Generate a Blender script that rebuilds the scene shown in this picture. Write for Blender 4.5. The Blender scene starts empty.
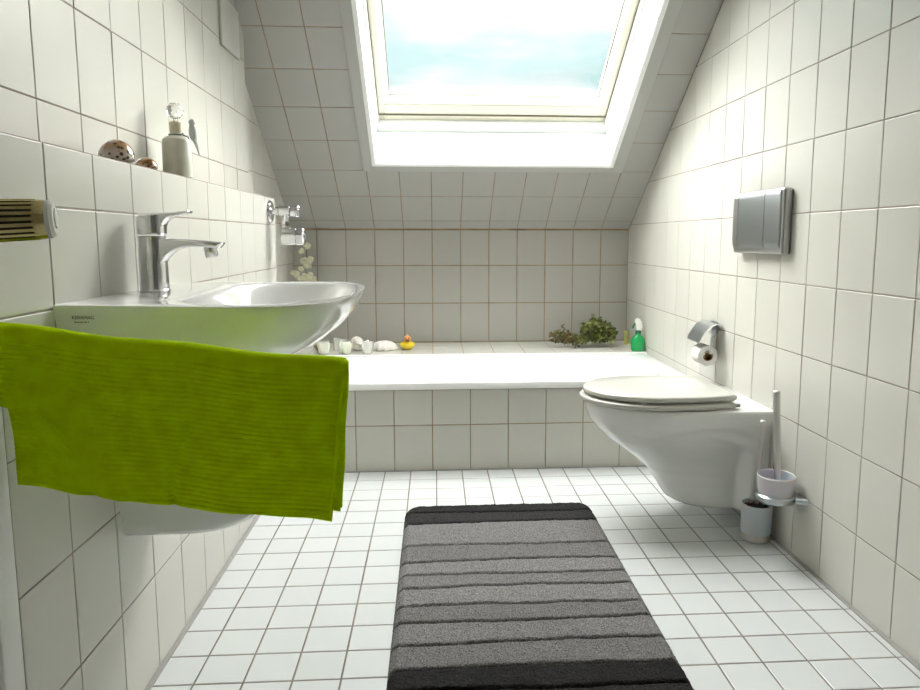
import bpy, bmesh, math, random
from mathutils import Vector, Matrix, noise
R = math.radians
PI = math.pi
random.seed(7)
SC = bpy.context.scene
COL = SC.collection

# ------------------------------------------------------------------ camera
FPX, PX, PY = 698.27, 479.77, 323.27
PITCH, YAW = 0.1214, 0.0633
cam = bpy.data.cameras.new('camera')
cam.sensor_fit = 'HORIZONTAL'; cam.sensor_width = 36.0
cam.lens = 36.0 * FPX / 920.0
cam.shift_x = -(PX - 460.0) / 920.0
cam.shift_y = (PY - 345.0) / 920.0
cam.clip_start = 0.02
co = bpy.data.objects.new('camera', cam); COL.objects.link(co)
fwd = Vector((math.sin(YAW)*math.cos(PITCH), math.cos(YAW)*math.cos(PITCH), -math.sin(PITCH)))
rgt = Vector((math.cos(YAW), -math.sin(YAW), 0)); up = rgt.cross(fwd)
co.matrix_world = Matrix(((rgt.x, up.x, -fwd.x, -1.0337), (rgt.y, up.y, -fwd.y, 0.0), (rgt.z, up.z, -fwd.z, 0.916), (0, 0, 0, 1)))
SC.camera = co

# ------------------------------------------------------------------ world: hazy sky, thin blue gaps low down, unseen upper sky boosted to light the room
W = bpy.data.worlds.new('sky'); SC.world = W; W.use_nodes = True
nt = W.node_tree; nt.nodes.clear()
def N(t, **k):
    n = nt.nodes.new(t)
    for a, b in k.items(): setattr(n, a, b)
    return n
L = nt.links.new
tc = N('ShaderNodeTexCoord'); sep = N('ShaderNodeSeparateXYZ'); L(tc.outputs['Generated'], sep.inputs[0])
mp = N('ShaderNodeMapping'); mp.inputs['Scale'].default_value = (1.0, 1.0, 3.2); mp.inputs['Location'].default_value = (0.35, 0.0, 0.12); L(tc.outputs['Generated'], mp.inputs[0])
cl = N('ShaderNodeTexNoise'); cl.inputs['Scale'].default_value = 3.0; cl.inputs['Detail'].default_value = 5; cl.inputs['Roughness'].default_value = 0.5; L(mp.outputs[0], cl.inputs['Vector'])
rp = N('ShaderNodeValToRGB'); rp.color_ramp.elements[0].position = 0.42; rp.color_ramp.elements[1].position = 0.56
rp.color_ramp.elements[0].color = (0.62, 0.82, 0.83, 1); rp.color_ramp.elements[1].color = (1.0, 1.0, 1.0, 1)
L(cl.outputs['Fac'], rp.inputs[0])
el = N('ShaderNodeMapRange'); el.inputs['From Min'].default_value = 0.32; el.inputs['From Max'].default_value = 0.50
el.inputs['To Min'].default_value = 1.0; el.inputs['To Max'].default_value = 19.0; L(sep.outputs['Z'], el.inputs['Value'])
gd = N('ShaderNodeMapRange'); gd.inputs['From Min'].default_value = -0.02; gd.inputs['From Max'].default_value = 0.03
gd.inputs['To Min'].default_value = 0.25; gd.inputs['To Max'].default_value = 1.0; L(sep.outputs['Z'], gd.inputs['Value'])
mu = N('ShaderNodeMath', operation='MULTIPLY'); L(el.outputs[0], mu.inputs[0]); L(gd.outputs[0], mu.inputs[1])
wm = N('ShaderNodeMapRange'); wm.inputs['From Min'].default_value = 0.32; wm.inputs['From Max'].default_value = 0.42; L(sep.outputs['Z'], wm.inputs['Value'])
wc = N('ShaderNodeMix', data_type='RGBA'); wc.inputs[7].default_value = (1.0, 0.985, 0.96, 1); L(wm.outputs[0], wc.inputs[0]); L(rp.outputs[0], wc.inputs[6])
bg = N('ShaderNodeBackground'); L(wc.outputs[2], bg.inputs['Color']); L(mu.outputs[0], bg.inputs['Strength'])
ow = N('ShaderNodeOutputWorld'); L(bg.outputs[0], ow.inputs[0])

# hazy sun, high to the right behind thin cloud
sun = bpy.data.lights.new('sun', 'SUN'); sun.energy = 2.4; sun.angle = R(12); sun.color = (1.0, 0.97, 0.90)
so = bpy.data.objects.new('sun', sun); COL.objects.link(so)
sd = Vector((0.62, 0.70, 0.36)).normalized()
so.rotation_euler = sd.to_track_quat('Z', 'Y').to_euler()

SC.view_settings.view_transform = 'Standard'
SC.view_settings.look = 'None'
SC.view_settings.gamma = 1
SC.view_settings.use_curve_mapping = False
SC.view_settings.exposure = 0.30
SC.cycles.max_bounces = 16; SC.cycles.diffuse_bounces = 10; SC.cycles.glossy_bounces = 6
SC.cycles.transparent_max_bounces = 16; SC.cycles.transmission_bounces = 8
SC.cycles.sample_clamp_indirect = 8
SC.cycles.caustics_reflective = False; SC.cycles.caustics_refractive = False

# ------------------------------------------------------------------ materials
def mat(name, col, rough=0.5, metal=0.0, coat=0.0, bump=None, var=None, spec=0.5, trans=0.0, alpha=1.0, sheen=0.0, sss=0.0):
    m = bpy.data.materials.new(name); m.use_nodes = True
    t = m.node_tree; b = t.nodes['Principled BSDF']
    b.inputs['Base Color'].default_value = (*col, 1); b.inputs['Roughness'].default_value = rough
    b.inputs['Metallic'].default_value = metal; b.inputs['Coat Weight'].default_value = coat
    b.inputs['Coat Roughness'].default_value = 0.05
    b.inputs['Specular IOR Level'].default_value = spec
    b.inputs['Transmission Weight'].default_value = trans; b.inputs['Alpha'].default_value = alpha
    b.inputs['Sheen Weight'].default_value = sheen
    if sss: b.inputs['Subsurface Weight'].default_value = sss; b.inputs['Subsurface Scale'].default_value = 0.01
    tcn = t.nodes.new('ShaderNodeTexCoord')
    if var:   # (scale, amount): slow colour variation of the stuff itself
        n = t.nodes.new('ShaderNodeTexNoise'); n.inputs['Scale'].default_value = var[0]; n.inputs['Detail'].default_value = 4
        t.links.new(tcn.outputs['Object'], n.inputs['Vector'])
        mx = t.nodes.new('ShaderNodeMix'); mx.data_type = 'RGBA'
        k = var[1]
        mx.inputs[6].default_value = (*[max(0, c*(1-k)) for c in col], 1); mx.inputs[7].default_value = (*[min(1, c*(1+k)) for c in col], 1)
        mr = t.nodes.new('ShaderNodeMapRange'); mr.inputs['From Min'].default_value = 0.3; mr.inputs['From Max'].default_value = 0.7
        t.links.new(n.outputs['Fac'], mr.inputs['Value']); t.links.new(mr.outputs[0], mx.inputs[0]); t.links.new(mx.outputs[2], b.inputs['Base Color'])
    if bump:  # (scale, strength, distance)
        n = t.nodes.new('ShaderNodeTexNoise'); n.inputs['Scale'].default_value = bump[0]; n.inputs['Detail'].default_value = 3
        t.links.new(tcn.outputs['Object'], n.inputs['Vector'])
        bp = t.nodes.new('ShaderNodeBump'); bp.inputs['Strength'].default_value = bump[1]; bp.inputs['Distance'].default_value = bump[2]
        t.links.new(n.outputs['Fac'], bp.inputs['Height']); t.links.new(bp.outputs[0], b.inputs['Normal'])
    return m

def tile_mat(name, col, rough, bumps=(900, 0.12, 0.0006), wav=0.0):
    """glazed tile: colour differs a little from tile to tile (colour attribute), fine orange peel in the glaze"""
    m = mat(name, col, rough, bump=bumps); t = m.node_tree; b = t.nodes['Principled BSDF']
    a = t.nodes.new('ShaderNodeAttribute'); a.attribute_name = 'tile_tone'
    mx = t.nodes.new('ShaderNodeMix'); mx.data_type = 'RGBA'; mx.blend_type = 'MULTIPLY'; mx.inputs[0].default_value = 1
    mx.inputs[6].default_value = (*col, 1); t.links.new(a.outputs['Color'], mx.inputs[7]); t.links.new(mx.outputs[2], b.inputs['Base Color'])
    return m
M = {}
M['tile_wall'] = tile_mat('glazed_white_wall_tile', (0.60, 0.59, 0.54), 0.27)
M['tile_back_shaded'] = tile_mat('glazed_back_tile_shaded', (0.44, 0.43, 0.395), 0.25)  # wall tile darkened in colour for the shade on the back wall
M['tile_slope_shaded'] = tile_mat('glazed_slope_tile_shaded', (0.37, 0.367, 0.35), 0.30)  # same white tile, shade under the slope put into its colour
M['tile_floor'] = tile_mat('glazed_white_floor_tile', (0.62, 0.64, 0.645), 0.22, (300, 0.10, 0.0006))
M['grout_wall'] = mat('grey_brown_grout', (0.27, 0.215, 0.18), 0.9, var=(14, 0.25))
M['grout_slope'] = mat('ochre_grout', (0.26, 0.19, 0.11), 0.9, var=(10, 0.3))
M['grout_floor'] = mat('brown_floor_grout', (0.20, 0.165, 0.14), 0.9, var=(9, 0.3))
M['rear'] = tile_mat('rear_wall_low_bounce', (0.36, 0.35, 0.335), 0.5)  # unseen rear wall, toned dark to cut bounce light into the room
M['silicone'] = mat('grey_silicone', (0.30, 0.29, 0.28), 0.6)
M['paint'] = mat('white_paint', (0.80, 0.80, 0.78), 0.5)
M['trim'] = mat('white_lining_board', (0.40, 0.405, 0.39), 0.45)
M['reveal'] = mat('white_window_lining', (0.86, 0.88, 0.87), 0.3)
M['frame'] = mat('cream_window_frame', (0.80, 0.77, 0.66), 0.4)
M['sash'] = mat('white_window_sash', (0.86, 0.86, 0.84), 0.35)
M['gasket'] = mat('brown_grey_gasket', (0.16, 0.14, 0.10), 0.6)
M['ceramic'] = mat('sanitary_ceramic', (0.80, 0.80, 0.79), 0.08, coat=0.5)
M['enamel'] = mat('white_enamel', (0.88, 0.88, 0.88), 0.10, coat=0.5)
M['seat'] = mat('white_lacquered_seat', (0.58, 0.57, 0.525), 0.22, coat=0.3)
M['chrome'] = mat('chrome', (0.78, 0.78, 0.80), 0.13, metal=1)
M['steel'] = mat('brushed_steel', (0.62, 0.60, 0.57), 0.30, metal=1, bump=(220, 0.05, 0.001))
M['satin'] = mat('satin_chrome', (0.50, 0.53, 0.55), 0.30, metal=1, bump=(500, 0.05, 0.0005))
M['satin_dark'] = mat('satin_chrome_dark', (0.42, 0.42, 0.42), 0.38, metal=1)
M['brass'] = mat('polished_brass', (0.62, 0.52, 0.24), 0.22, metal=1)
M['brass_dark'] = mat('dark_slot', (0.03, 0.025, 0.02), 0.7)
M['plastic_white'] = mat('white_plastic', (0.80, 0.80, 0.76), 0.35)
M['rubber'] = mat('grey_rubber', (0.30, 0.30, 0.28), 0.7)
M['glass'] = None
M['black'] = mat('black_print', (0.06, 0.06, 0.07), 0.6)
M['frost'] = mat('frosted_glass', (0.74, 0.77, 0.84), 0.35, trans=0.25, sss=0.3)
M['bristle'] = mat('black_bristle', (0.02, 0.02, 0.02), 0.8)
M['paper'] = mat('toilet_paper', (0.84, 0.83, 0.80), 0.95, bump=(600, 0.3, 0.001))
M['card'] = mat('brown_cardboard', (0.30, 0.20, 0.09), 0.9, var=(60, 0.4))
M['stone'] = mat('off_white_stoneware', (0.60, 0.61, 0.52), 0.35, var=(20, 0.08))
M['cork'] = mat('wax_cork', (0.66, 0.60, 0.44), 0.7, var=(60, 0.1))
M['cord'] = mat('dark_cord', (0.14, 0.12, 0.11), 0.8)
M['tag'] = mat('grey_ceramic_bird', (0.48, 0.50, 0.50), 0.5)
M['wax'] = mat('white_wax', (0.86, 0.88, 0.74), 0.45, sss=0.2)
M['coral'] = mat('white_shell', (0.82, 0.78, 0.74), 0.5, var=(70, 0.14), bump=(60, 0.5, 0.004))
M['brown_shell'] = mat('brown_shell', (0.22, 0.12, 0.08), 0.5, var=(60, 0.3))
M['duck'] = mat('yellow_rubber', (0.80, 0.62, 0.02), 0.35)
M['duck_head'] = mat('orange_rubber', (0.75, 0.35, 0.10), 0.35)
M['duck_beak'] = mat('red_brown_rubber', (0.25, 0.05, 0.03), 0.35)
M['green_pet'] = mat('green_translucent_plastic', (0.01, 0.40, 0.10), 0.15, trans=0.2)
M['green_dark'] = mat('dark_green_plastic', (0.01, 0.15, 0.05), 0.3)
M['leaf'] = mat('dried_olive_leaf', (0.17, 0.19, 0.04), 0.7, var=(45, 0.55))
M['leaf_dark'] = mat('dark_olive_leaf', (0.07, 0.10, 0.03), 0.7, var=(45, 0.4))
M['leaf_red'] = mat('reddish_dry_leaf', (0.22, 0.13, 0.07), 0.7, var=(45, 0.4))
M['stem'] = mat('brown_stem', (0.16, 0.10, 0.05), 0.8)
M['bamboo'] = mat('pale_yellow_green_wax', (0.50, 0.50, 0.16), 0.5, var=(30, 0.2))
M['petal'] = mat('pale_cream_petal', (0.62, 0.62, 0.44), 0.5, var=(40, 0.15))
M['vase'] = mat('white_porcelain', (0.82, 0.83, 0.84), 0.15)

def glass_mat(name, tint=(1, 1, 1), gl=0.10):
    m = bpy.data.materials.new(name); m.use_nodes = True; t = m.node_tree; t.nodes.clear()
    a = t.nodes.new('ShaderNodeBsdfTransparent'); a.inputs[0].default_value = (*tint, 1)
    g = t.nodes.new('ShaderNodeBsdfGlossy'); g.inputs['Roughness'].default_value = 0.02
    f = t.nodes.new('ShaderNodeFresnel'); f.inputs[0].default_value = 1.45
    mr = t.nodes.new('ShaderNodeMath'); mr.operation = 'MULTIPLY'; mr.inputs[1].default_value = gl/0.04*0.5; mr.use_clamp = True
    mx = t.nodes.new('ShaderNodeMixShader'); o = t.nodes.new('ShaderNodeOutputMaterial')
    t.links.new(f.outputs[0], mr.inputs[0]); t.links.new(mr.outputs[0], mx.inputs[0]); t.links.new(a.outputs[0], mx.inputs[1]); t.links.new(g.outputs[0], mx.inputs[2]); t.links.new(mx.outputs[0], o.inputs[0])
    return m
M['glass'] = glass_mat('window_glass', (0.97, 0.985, 0.98), 0.014)
M['cupglass'] = glass_mat('thin_cup_glass', (0.95, 0.97, 0.95), 0.20)
def cup_mat():
    m = mat('pale_clear_cup', (0.93, 0.95, 0.93), 0.1); t = m.node_tree; b = t.nodes['Principled BSDF']; o = t.nodes['Material Output']
    a = t.nodes.new('ShaderNodeBsdfTransparent'); a.inputs[0].default_value = (1, 1, 1, 1); mx = t.nodes.new('ShaderNodeMixShader'); mx.inputs[0].default_value = 0.28
    t.links.new(a.outputs[0], mx.inputs[1]); t.links.new(b.outputs[0], mx.inputs[2]); t.links.new(mx.outputs[0], o.inputs[0]); return m
M['cupglass'] = cup_mat()
M['wick'] = mat('pale_wick', (0.5, 0.45, 0.35), 0.9)
M['crystal'] = mat('cut_crystal', (0.95, 0.97, 0.96), 0.03, trans=1.0)

# cowrie: dark spots that stop towards the pale rim of the shell
def cowrie_mat(name, base, edge, spot, sc, z0=0.010, z1=0.034):
    m = mat(name, base, 0.2, coat=0.4); t = m.node_tree; b = t.nodes['Principled BSDF']
    tcn = t.nodes.new('ShaderNodeTexCoord')
    v = t.nodes.new('ShaderNodeTexVoronoi'); v.inputs['Scale'].default_value = sc; t.links.new(tcn.outputs['Object'], v.inputs['Vector'])
    r = t.nodes.new('ShaderNodeValToRGB'); r.color_ramp.elements[0].position = 0.30; r.color_ramp.elements[1].position = 0.42
    t.links.new(v.outputs['Distance'], r.inputs[0])
    s = t.nodes.new('ShaderNodeSeparateXYZ'); t.links.new(tcn.outputs['Object'], s.inputs[0])
    mr = t.nodes.new('ShaderNodeMapRange'); mr.inputs['From Min'].default_value = z0; mr.inputs['From Max'].default_value = z1; t.links.new(s.outputs['Z'], mr.inputs['Value'])
    mx = t.nodes.new('ShaderNodeMix'); mx.data_type = 'RGBA'; mx.inputs[6].default_value = (*edge, 1); mx.inputs[7].default_value = (*base, 1); t.links.new(mr.outputs[0], mx.inputs[0])
    m2 = t.nodes.new('ShaderNodeMix'); m2.data_type = 'RGBA'; m2.inputs[6].default_value = (*spot, 1); t.links.new(r.outputs[0], m2.inputs[0]); t.links.new(mx.outputs[2], m2.inputs[7])
    t.links.new(m2.outputs[2], b.inputs['Base Color'])
    return m
M['cowrie_big'] = cowrie_mat('spotted_cowrie', (0.36, 0.20, 0.08), (0.74, 0.70, 0.66), (0.07, 0.035, 0.02), 95)
M['cowrie_small'] = cowrie_mat('brown_cowrie', (0.34, 0.17, 0.05), (0.72, 0.66, 0.58), (0.14, 0.06, 0.02), 130, 0.004, 0.015)

# ------------------------------------------------------------------ mesh helpers
def link(name, me, parent=None, mats=None):
    o = bpy.data.objects.new(name, me); COL.objects.link(o)
    if parent is not None: o.parent = parent
    for m in (mats or []): me.materials.append(M[m] if isinstance(m, str) else m)
    return o

class MB:
    def __init__(s): s.v = []; s.f = []; s.mi = []; s.col = None
    def add(s, vs, fs, mi=0):
        k = len(s.v); s.v += [tuple(p) for p in vs]; s.f += [tuple(i+k for i in f) for f in fs]; s.mi += [mi]*len(fs); return s
    def box(s, x0, x1, y0, y1, z0, z1, mi=0, mtx=None, bev=0.0):
        bm = bmesh.new(); bmesh.ops.create_cube(bm, size=1)
        for v in bm.verts: v.co = Vector(((x0+x1)/2+v.co.x*(x1-x0), (y0+y1)/2+v.co.y*(y1-y0), (z0+z1)/2+v.co.z*(z1-z0)))
        if bev: bmesh.ops.bevel(bm, geom=bm.edges[:], offset=bev, segments=3, profile=0.5, affect='EDGES')
        if mtx: bm.transform(mtx)
        s.bm(bm, mi); return s
    def bm(s, bm, mi=0):
        bm.verts.index_update()
        s.add([v.co[:] for v in bm.verts], [[v.index for v in f.verts] for f in bm.faces], mi); bm.free()
    def loft(s, rings, mi=0, cap0=True, cap1=True, closed=True):
        n = len(rings[0]); vs = [p for r in rings for p in r]; fs = []
        for i in range(len(rings)-1):
            for j in range(n if closed else n-1):
                a = i*n+j; b = i*n+(j+1) % n; fs.append((a, b, b+n, a+n))
        if cap0: fs.append(tuple(range(n-1, -1, -1)))
        if cap1: fs.append(tuple(range((len(rings)-1)*n, len(rings)*n)))
        s.add(vs, fs, mi); return s
    def lathe(s, prof, c=(0, 0, 0), axis='Z', n=32, mi=0, mtx=None, cap=True):
        rings = []
        for r, h in prof:
            ring = []
            for k in range(n):
                a = 2*PI*k/n; p = (r*math.cos(a), r*math.sin(a), h)
                if axis == 'X': p = (h, p[0], p[1])
                elif axis == 'Y': p = (p[1], h, p[0])
                p = Vector(p)
                if mtx: p = mtx @ p
                ring.append((p.x+c[0], p.y+c[1], p.z+c[2]))
            rings.append(ring)
        s.loft(rings, mi, cap, cap); return s
    def tube(s, pts, r, n=12, mi=0):
        pts = [Vector(p) for p in pts]; rings = []
        rr = r if isinstance(r, (list, tuple)) else [r]*len(pts)
        t0 = (pts[1]-pts[0]).normalized(); ref = Vector((0, 0, 1)) if abs(t0.z) < .9 else Vector((1, 0, 0)); nrm = t0.cross(ref).normalized()
        for i, p in enumerate(pts):
            t = (pts[min(i+1, len(pts)-1)]-pts[max(i-1, 0)]).normalized()
            nrm = (nrm - t*nrm.dot(t)).normalized(); b = t.cross(nrm)
            rings.append([(p+nrm*math.cos(2*PI*k/n)*rr[i]+b*math.sin(2*PI*k/n)*rr[i])[:] for k in range(n)])
        s.loft(rings, mi); return s
    def ell(s, c, rx, ry, rz, n=24, m=14, mi=0, mtx=None):
        bm = bmesh.new(); bmesh.ops.create_uvsphere(bm, u_segments=n, v_segments=m, radius=1)
        for v in bm.verts:
            p = Vector((v.co.x*rx, v.co.y*ry, v.co.z*rz))
            if mtx: p = mtx @ p
            v.co = p+Vector(c)
        s.bm(bm, mi); return s
    def build(s, name, mats, parent=None, smooth=35, origin=None):
        me = bpy.data.meshes.new(name)
        if parent is not None and origin is None: origin = tuple(parent.location)
        o3 = Vector(origin or (0, 0, 0))
        me.from_pydata([(p[0]-o3.x, p[1]-o3.y, p[2]-o3.z) for p in s.v], [], s.f); me.polygons.foreach_set('material_index', s.mi)
        bm = bmesh.new(); bm.from_mesh(me); bmesh.ops.recalc_face_normals(bm, faces=bm.faces[:]); bm.to_mesh(me); bm.free()
        if smooth:
            me.polygons.foreach_set('use_smooth', [True]*len(me.polygons)); me.set_sharp_from_angle(angle=R(smooth))
        o = link(name, me, parent, [mats] if isinstance(mats, str) else mats)
        if parent is None: o.location = o3
        return o

def thing(name, label, cat, loc, group=None):
    o = bpy.data.objects.new(name, None); COL.objects.link(o); o.location = loc; o.empty_display_size = 0.05
    o['label'] = label; o['category'] = cat
    if group: o['group'] = group
    return o
def tag(o, label, cat, group=None):
    o['label'] = label; o['category'] = cat
    if group: o['group'] = group
    return o
def struct(o): o['kind'] = 'structure'; return o

# tiles --------------------------------------------------------------
def clip(poly, reg):
    """convex polygon clipped by a convex ccw region (2D)"""
    out = poly
    for i in range(len(reg)):
        a, b = reg[i], reg[(i+1) % len(reg)]
        def side(p): return (b[0]-a[0])*(p[1]-a[1])-(b[1]-a[1])*(p[0]-a[0])
        inp = out; out = []
        for j in range(len(inp)):
            p, q = inp[j], inp[(j+1) % len(inp)]; sp, sq = side(p), side(q)
            if sp >= 0: out.append(p)
            if (sp > 0 and sq < 0) or (sp < 0 and sq > 0):
                t = sp/(sp-sq); out.append((p[0]+t*(q[0]-p[0]), p[1]+t*(q[1]-p[1])))
        if len(out) < 3: return []
    return out
def area(p): return 0.5*sum(p[i][0]*p[(i+1) % len(p)][1]-p[(i+1) % len(p)][0]*p[i][1] for i in range(len(p)))
def clean(p):
    q = []
    for a in p:
        if not q or math.hypot(a[0]-q[-1][0], a[1]-q[-1][1]) > 5e-4: q.append(a)
    if len(q) > 1 and math.hypot(q[0][0]-q[-1][0], q[0][1]-q[-1][1]) < 5e-4: q.pop()
    return q
def inset(p, d):
    n = len(p); lines = []
    for i in range(n):
        a, b = p[i], p[(i+1) % n]; l = math.hypot(b[0]-a[0], b[1]-a[1]); nx, ny = -(b[1]-a[1])/l, (b[0]-a[0])/l
        lines.append((a[0]+nx*d, a[1]+ny*d, b[0]-a[0], b[1]-a[1]))
    out = []
    for i in range(n):
        x1, y1, dx1, dy1 = lines[i-1]; x2, y2, dx2, dy2 = lines[i]; det = dx1*dy2-dy1*dx2
        if abs(det) < 1e-9: out.append((x2, y2)); continue
        t = ((x2-x1)*dy2-(y2-y1)*dx2)/det; out.append((x1+t*dx1, y1+t*dy1))
    return out
class Tiler:
    """grout-faced masonry slabs with single bevelled tiles on them, all in one wall mesh; material 0 tile, 1 grout, 2 plain"""
    def __init__(s): s.v = []; s.f = []; s.mi = []; s.tone = []
    def add(s, vs, fs, mi, tone=1.0):
        k = len(s.v); s.v += vs; s.f += [tuple(i+k for i in f) for f in fs]; s.mi += [mi]*len(fs); s.tone += [tone]*len(vs)
    def face(s, o, u, v, n, reg, us, vs_, g=0.003, back=0.05, rng=random.Random(3), tiles=True, tilt=0.0012, bev=0.0012, tone=0.035):
        o, u, v, n = Vector(o), Vector(u), Vector(v), Vector(n)
        P = lambda a, b, h: (o+u*a+v*b+n*h)[:]
        if area(reg) < 0: reg = reg[::-1]
        k = len(reg)
        vs = [P(a, b, -0.0012) for a, b in reg]+[P(a, b, -back) for a, b in reg]
        s.add(vs, [tuple(range(k)), tuple(range(2*k-1, k-1, -1))]+[(i, i+k, (i+1) % k+k, (i+1) % k) for i in range(k)], 1)
        if not tiles: return
        for i in range(len(us)-1):
            for j in range(len(vs_)-1):
                a0, a1, b0, b1 = us[i]+g/2, us[i+1]-g/2, vs_[j]+g/2, vs_[j+1]-g/2
                if a1-a0 < 0.004 or b1-b0 < 0.004: continue
                p = clean(clip([(a0, b0), (a1, b0), (a1, b1), (a0, b1)], reg))
                if len(p) < 3 or abs(area(p)) < 4e-5: continue
                q = inset(p, bev)
                if area(q) < 2e-5: continue
                ca = (a0+a1)/2; cb = (b0+b1)/2; ta, tb = rng.uniform(-tilt, tilt), rng.uniform(-tilt, tilt)
                H = lambda a, b, h: P(a, b, h+(a-ca)*ta+(b-cb)*tb)
                m = len(p)
                tt = 1-rng.random()*tone
                s.add([P(a, b, -0.0014) for a, b in p]+[H(a, b, -0.0006) for a, b in p]+[H(a, b, 0.0) for a, b in q],
                      [(t, (t+1) % m, (t+1) % m+m, t+m) for t in range(m)]+[(t+m, (t+1) % m+m, (t+1) % m+2*m, t+2*m) for t in range(m)]+[tuple(range(2*m, 3*m))], 0, tt)
    def build(s, name, mats):
        me = bpy.data.meshes.new(name); me.from_pydata(s.v, [], s.f); me.polygons.foreach_set('material_index', s.mi)
        bm = bmesh.new(); bm.from_mesh(me); bmesh.ops.recalc_face_normals(bm, faces=bm.faces[:]); bm.to_mesh(me); bm.free()
        at = me.color_attributes.new('tile_tone', 'FLOAT_COLOR', 'POINT')
        fl = []
        for t in s.tone: fl += [t, t, t, 1]
        at.data.foreach_set('color', fl)
        return struct(link(name, me, None, mats))
def seq(a, step, n): return [a+step*i for i in range(n+1)]

# ------------------------------------------------------------------ room
YB = 3.71; YE = 2.69; XS = -1.632; XU = -1.725; XN = -1.775; YD = 0.985
SM, SCc = -0.6859, 3.5066
AL = math.atan(0.6859)
def zs(y): return SM*y+SCc
ZC = 2.35; YTOP = (ZC-SCc)/SM     # where the slope meets the flat ceiling
YR = -0.9
X, Y, Z = Vector((1, 0, 0)), Vector((0, 1, 0)), Vector((0, 0, 1))
rng = random.Random(11)

# floor
t = Tiler()
FP = 0.1009
t.face((0, 0, 0), X, Y, Z, [(XN-.06, YR), (0.06, YR), (0.06, YE+.02), (XN-.06, YE+.02)], seq(-1.6409-FP*2, FP, 20), seq(1.4778+FP*12-FP*40, FP, 40), g=0.0042, back=0.08, rng=rng, tilt=0.003)
floor = t.build('floor', [M['tile_floor'], M['grout_floor']])

# right wall
t = Tiler()
reg = [(YR, 0), (YB+.06, 0), (YB+.06, zs(YB+.06)), (YTOP, ZC), (YR, ZC)]
t.face((0, 0, 0), Y, Z, -X, reg, seq(3.69-.15*31, .15, 31)+[3.8], seq(0.9856-.2*5, .2, 12), g=0.003, back=0.10, rng=rng, tilt=0.006)
wall_right = t.build('wall_right', [M['tile_wall'], M['grout_wall']])

# back wall + tiled ledge behind the bath + tiled front of the bath
t = Tiler()
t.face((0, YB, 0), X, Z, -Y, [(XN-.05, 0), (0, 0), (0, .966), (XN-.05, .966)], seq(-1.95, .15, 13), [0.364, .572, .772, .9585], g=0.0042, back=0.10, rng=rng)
wall_back = t.build('wall_back', [M['tile_back_shaded'], M['grout_slope']])
t = Tiler()
t.face((0, 0, .362), X, Y, Z, [(XN, 3.325), (0, 3.325), (0, YB), (XN, YB)], seq(-1.95, .15, 13), [3.326, 3.53, YB], g=0.003, back=0.06, rng=rng)
t.face((0, YE, 0), X, Z, -Y, [(XN, 0), (0, 0), (0, .326), (XN, .326)], seq(-1.95, .15, 13), [0, .184, .326], g=0.0035, back=0.03, rng=rng)
wall_bath = t.build('wall_bath', [M['tile_wall'], M['grout_slope']])

# left wall: pipe boxing with ledge, upper wall, nook beside the bath
t = Tiler()
lc = seq(YE-.1556*20, .1556, 20)
t.face((XS, 0, 0), Y, Z, X, [(YD, 0), (YE-.002, 0), (YE-.002, 1.0625), (YD, 1.0625)], lc, [0, .205, .402, .603, .805, .964, 1.062], g=0.0028, back=0.15, rng=rng, tilt=0.004)
t.face((XU, 0, 1.062), X, Y, Z, [(0, YD), (.088, YD), (.088, YE), (0, YE)], [0, .0915], lc, g=0.003, back=0.02, rng=rng)
t.face((XU, 0, 0), Y, Z, X, [(YD, 1.04), (2.698, 1.04), (2.698, zs(2.70)), (YTOP, ZC), (YD, ZC)], seq(2.70-.1556*20, .1556, 20), [1.062]+seq(1.157, .2, 6), g=0.0028, back=0.15, rng=rng, tilt=0.006)
t.face((0, YE, 0), -X, Z, Y, [(-XS+.004, 0), (1.78, 0), (1.78, 1.058), (-XS+.004, 1.058)], [1.634, 1.78], seq(-.0144, .2, 6), back=0.02, rng=rng)
t.face((0, 2.70, 0), -X, Z, Y, [(-XU+.004, 1.05), (1.78, 1.05), (1.78, zs(2.70)), (-XU+.004, zs(2.70))], [1.728, 1.78], seq(-.0144, .2, 9), back=0.02, rng=rng)
t.face((XN, 0, 0), Y, Z, X, [(2.66, .0), (YB+.06, .0), (YB+.06, zs(YB+.06)), (2.66, zs(2.66))], seq(YB-.15*8, .15, 8), seq(-.0144, .2, 10), g=0.003, back=0.10, rng=rng)
wall_left = t.build('wall_left', [M['tile_wall'], M['grout_wall']])

# plain near part of the room beside and behind the camera
b = MB()
b.box(-1.80, -1.640, YR, YD-.075, 0, ZC)
b.build('wall_left_entrance', 'paint', smooth=0); struct(bpy.data.objects['wall_left_entrance'])
t = Tiler()
t.face((0, YR, 0), X, Z, Y, [(-1.8, 0), (.06, 0), (.06, ZC), (-1.8, ZC)], seq(-1.95, .15, 14), seq(-.0144, .2, 12), back=0.1, rng=rng)
t.build('wall_rear', [M['rear'], M['grout_wall']])

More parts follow.
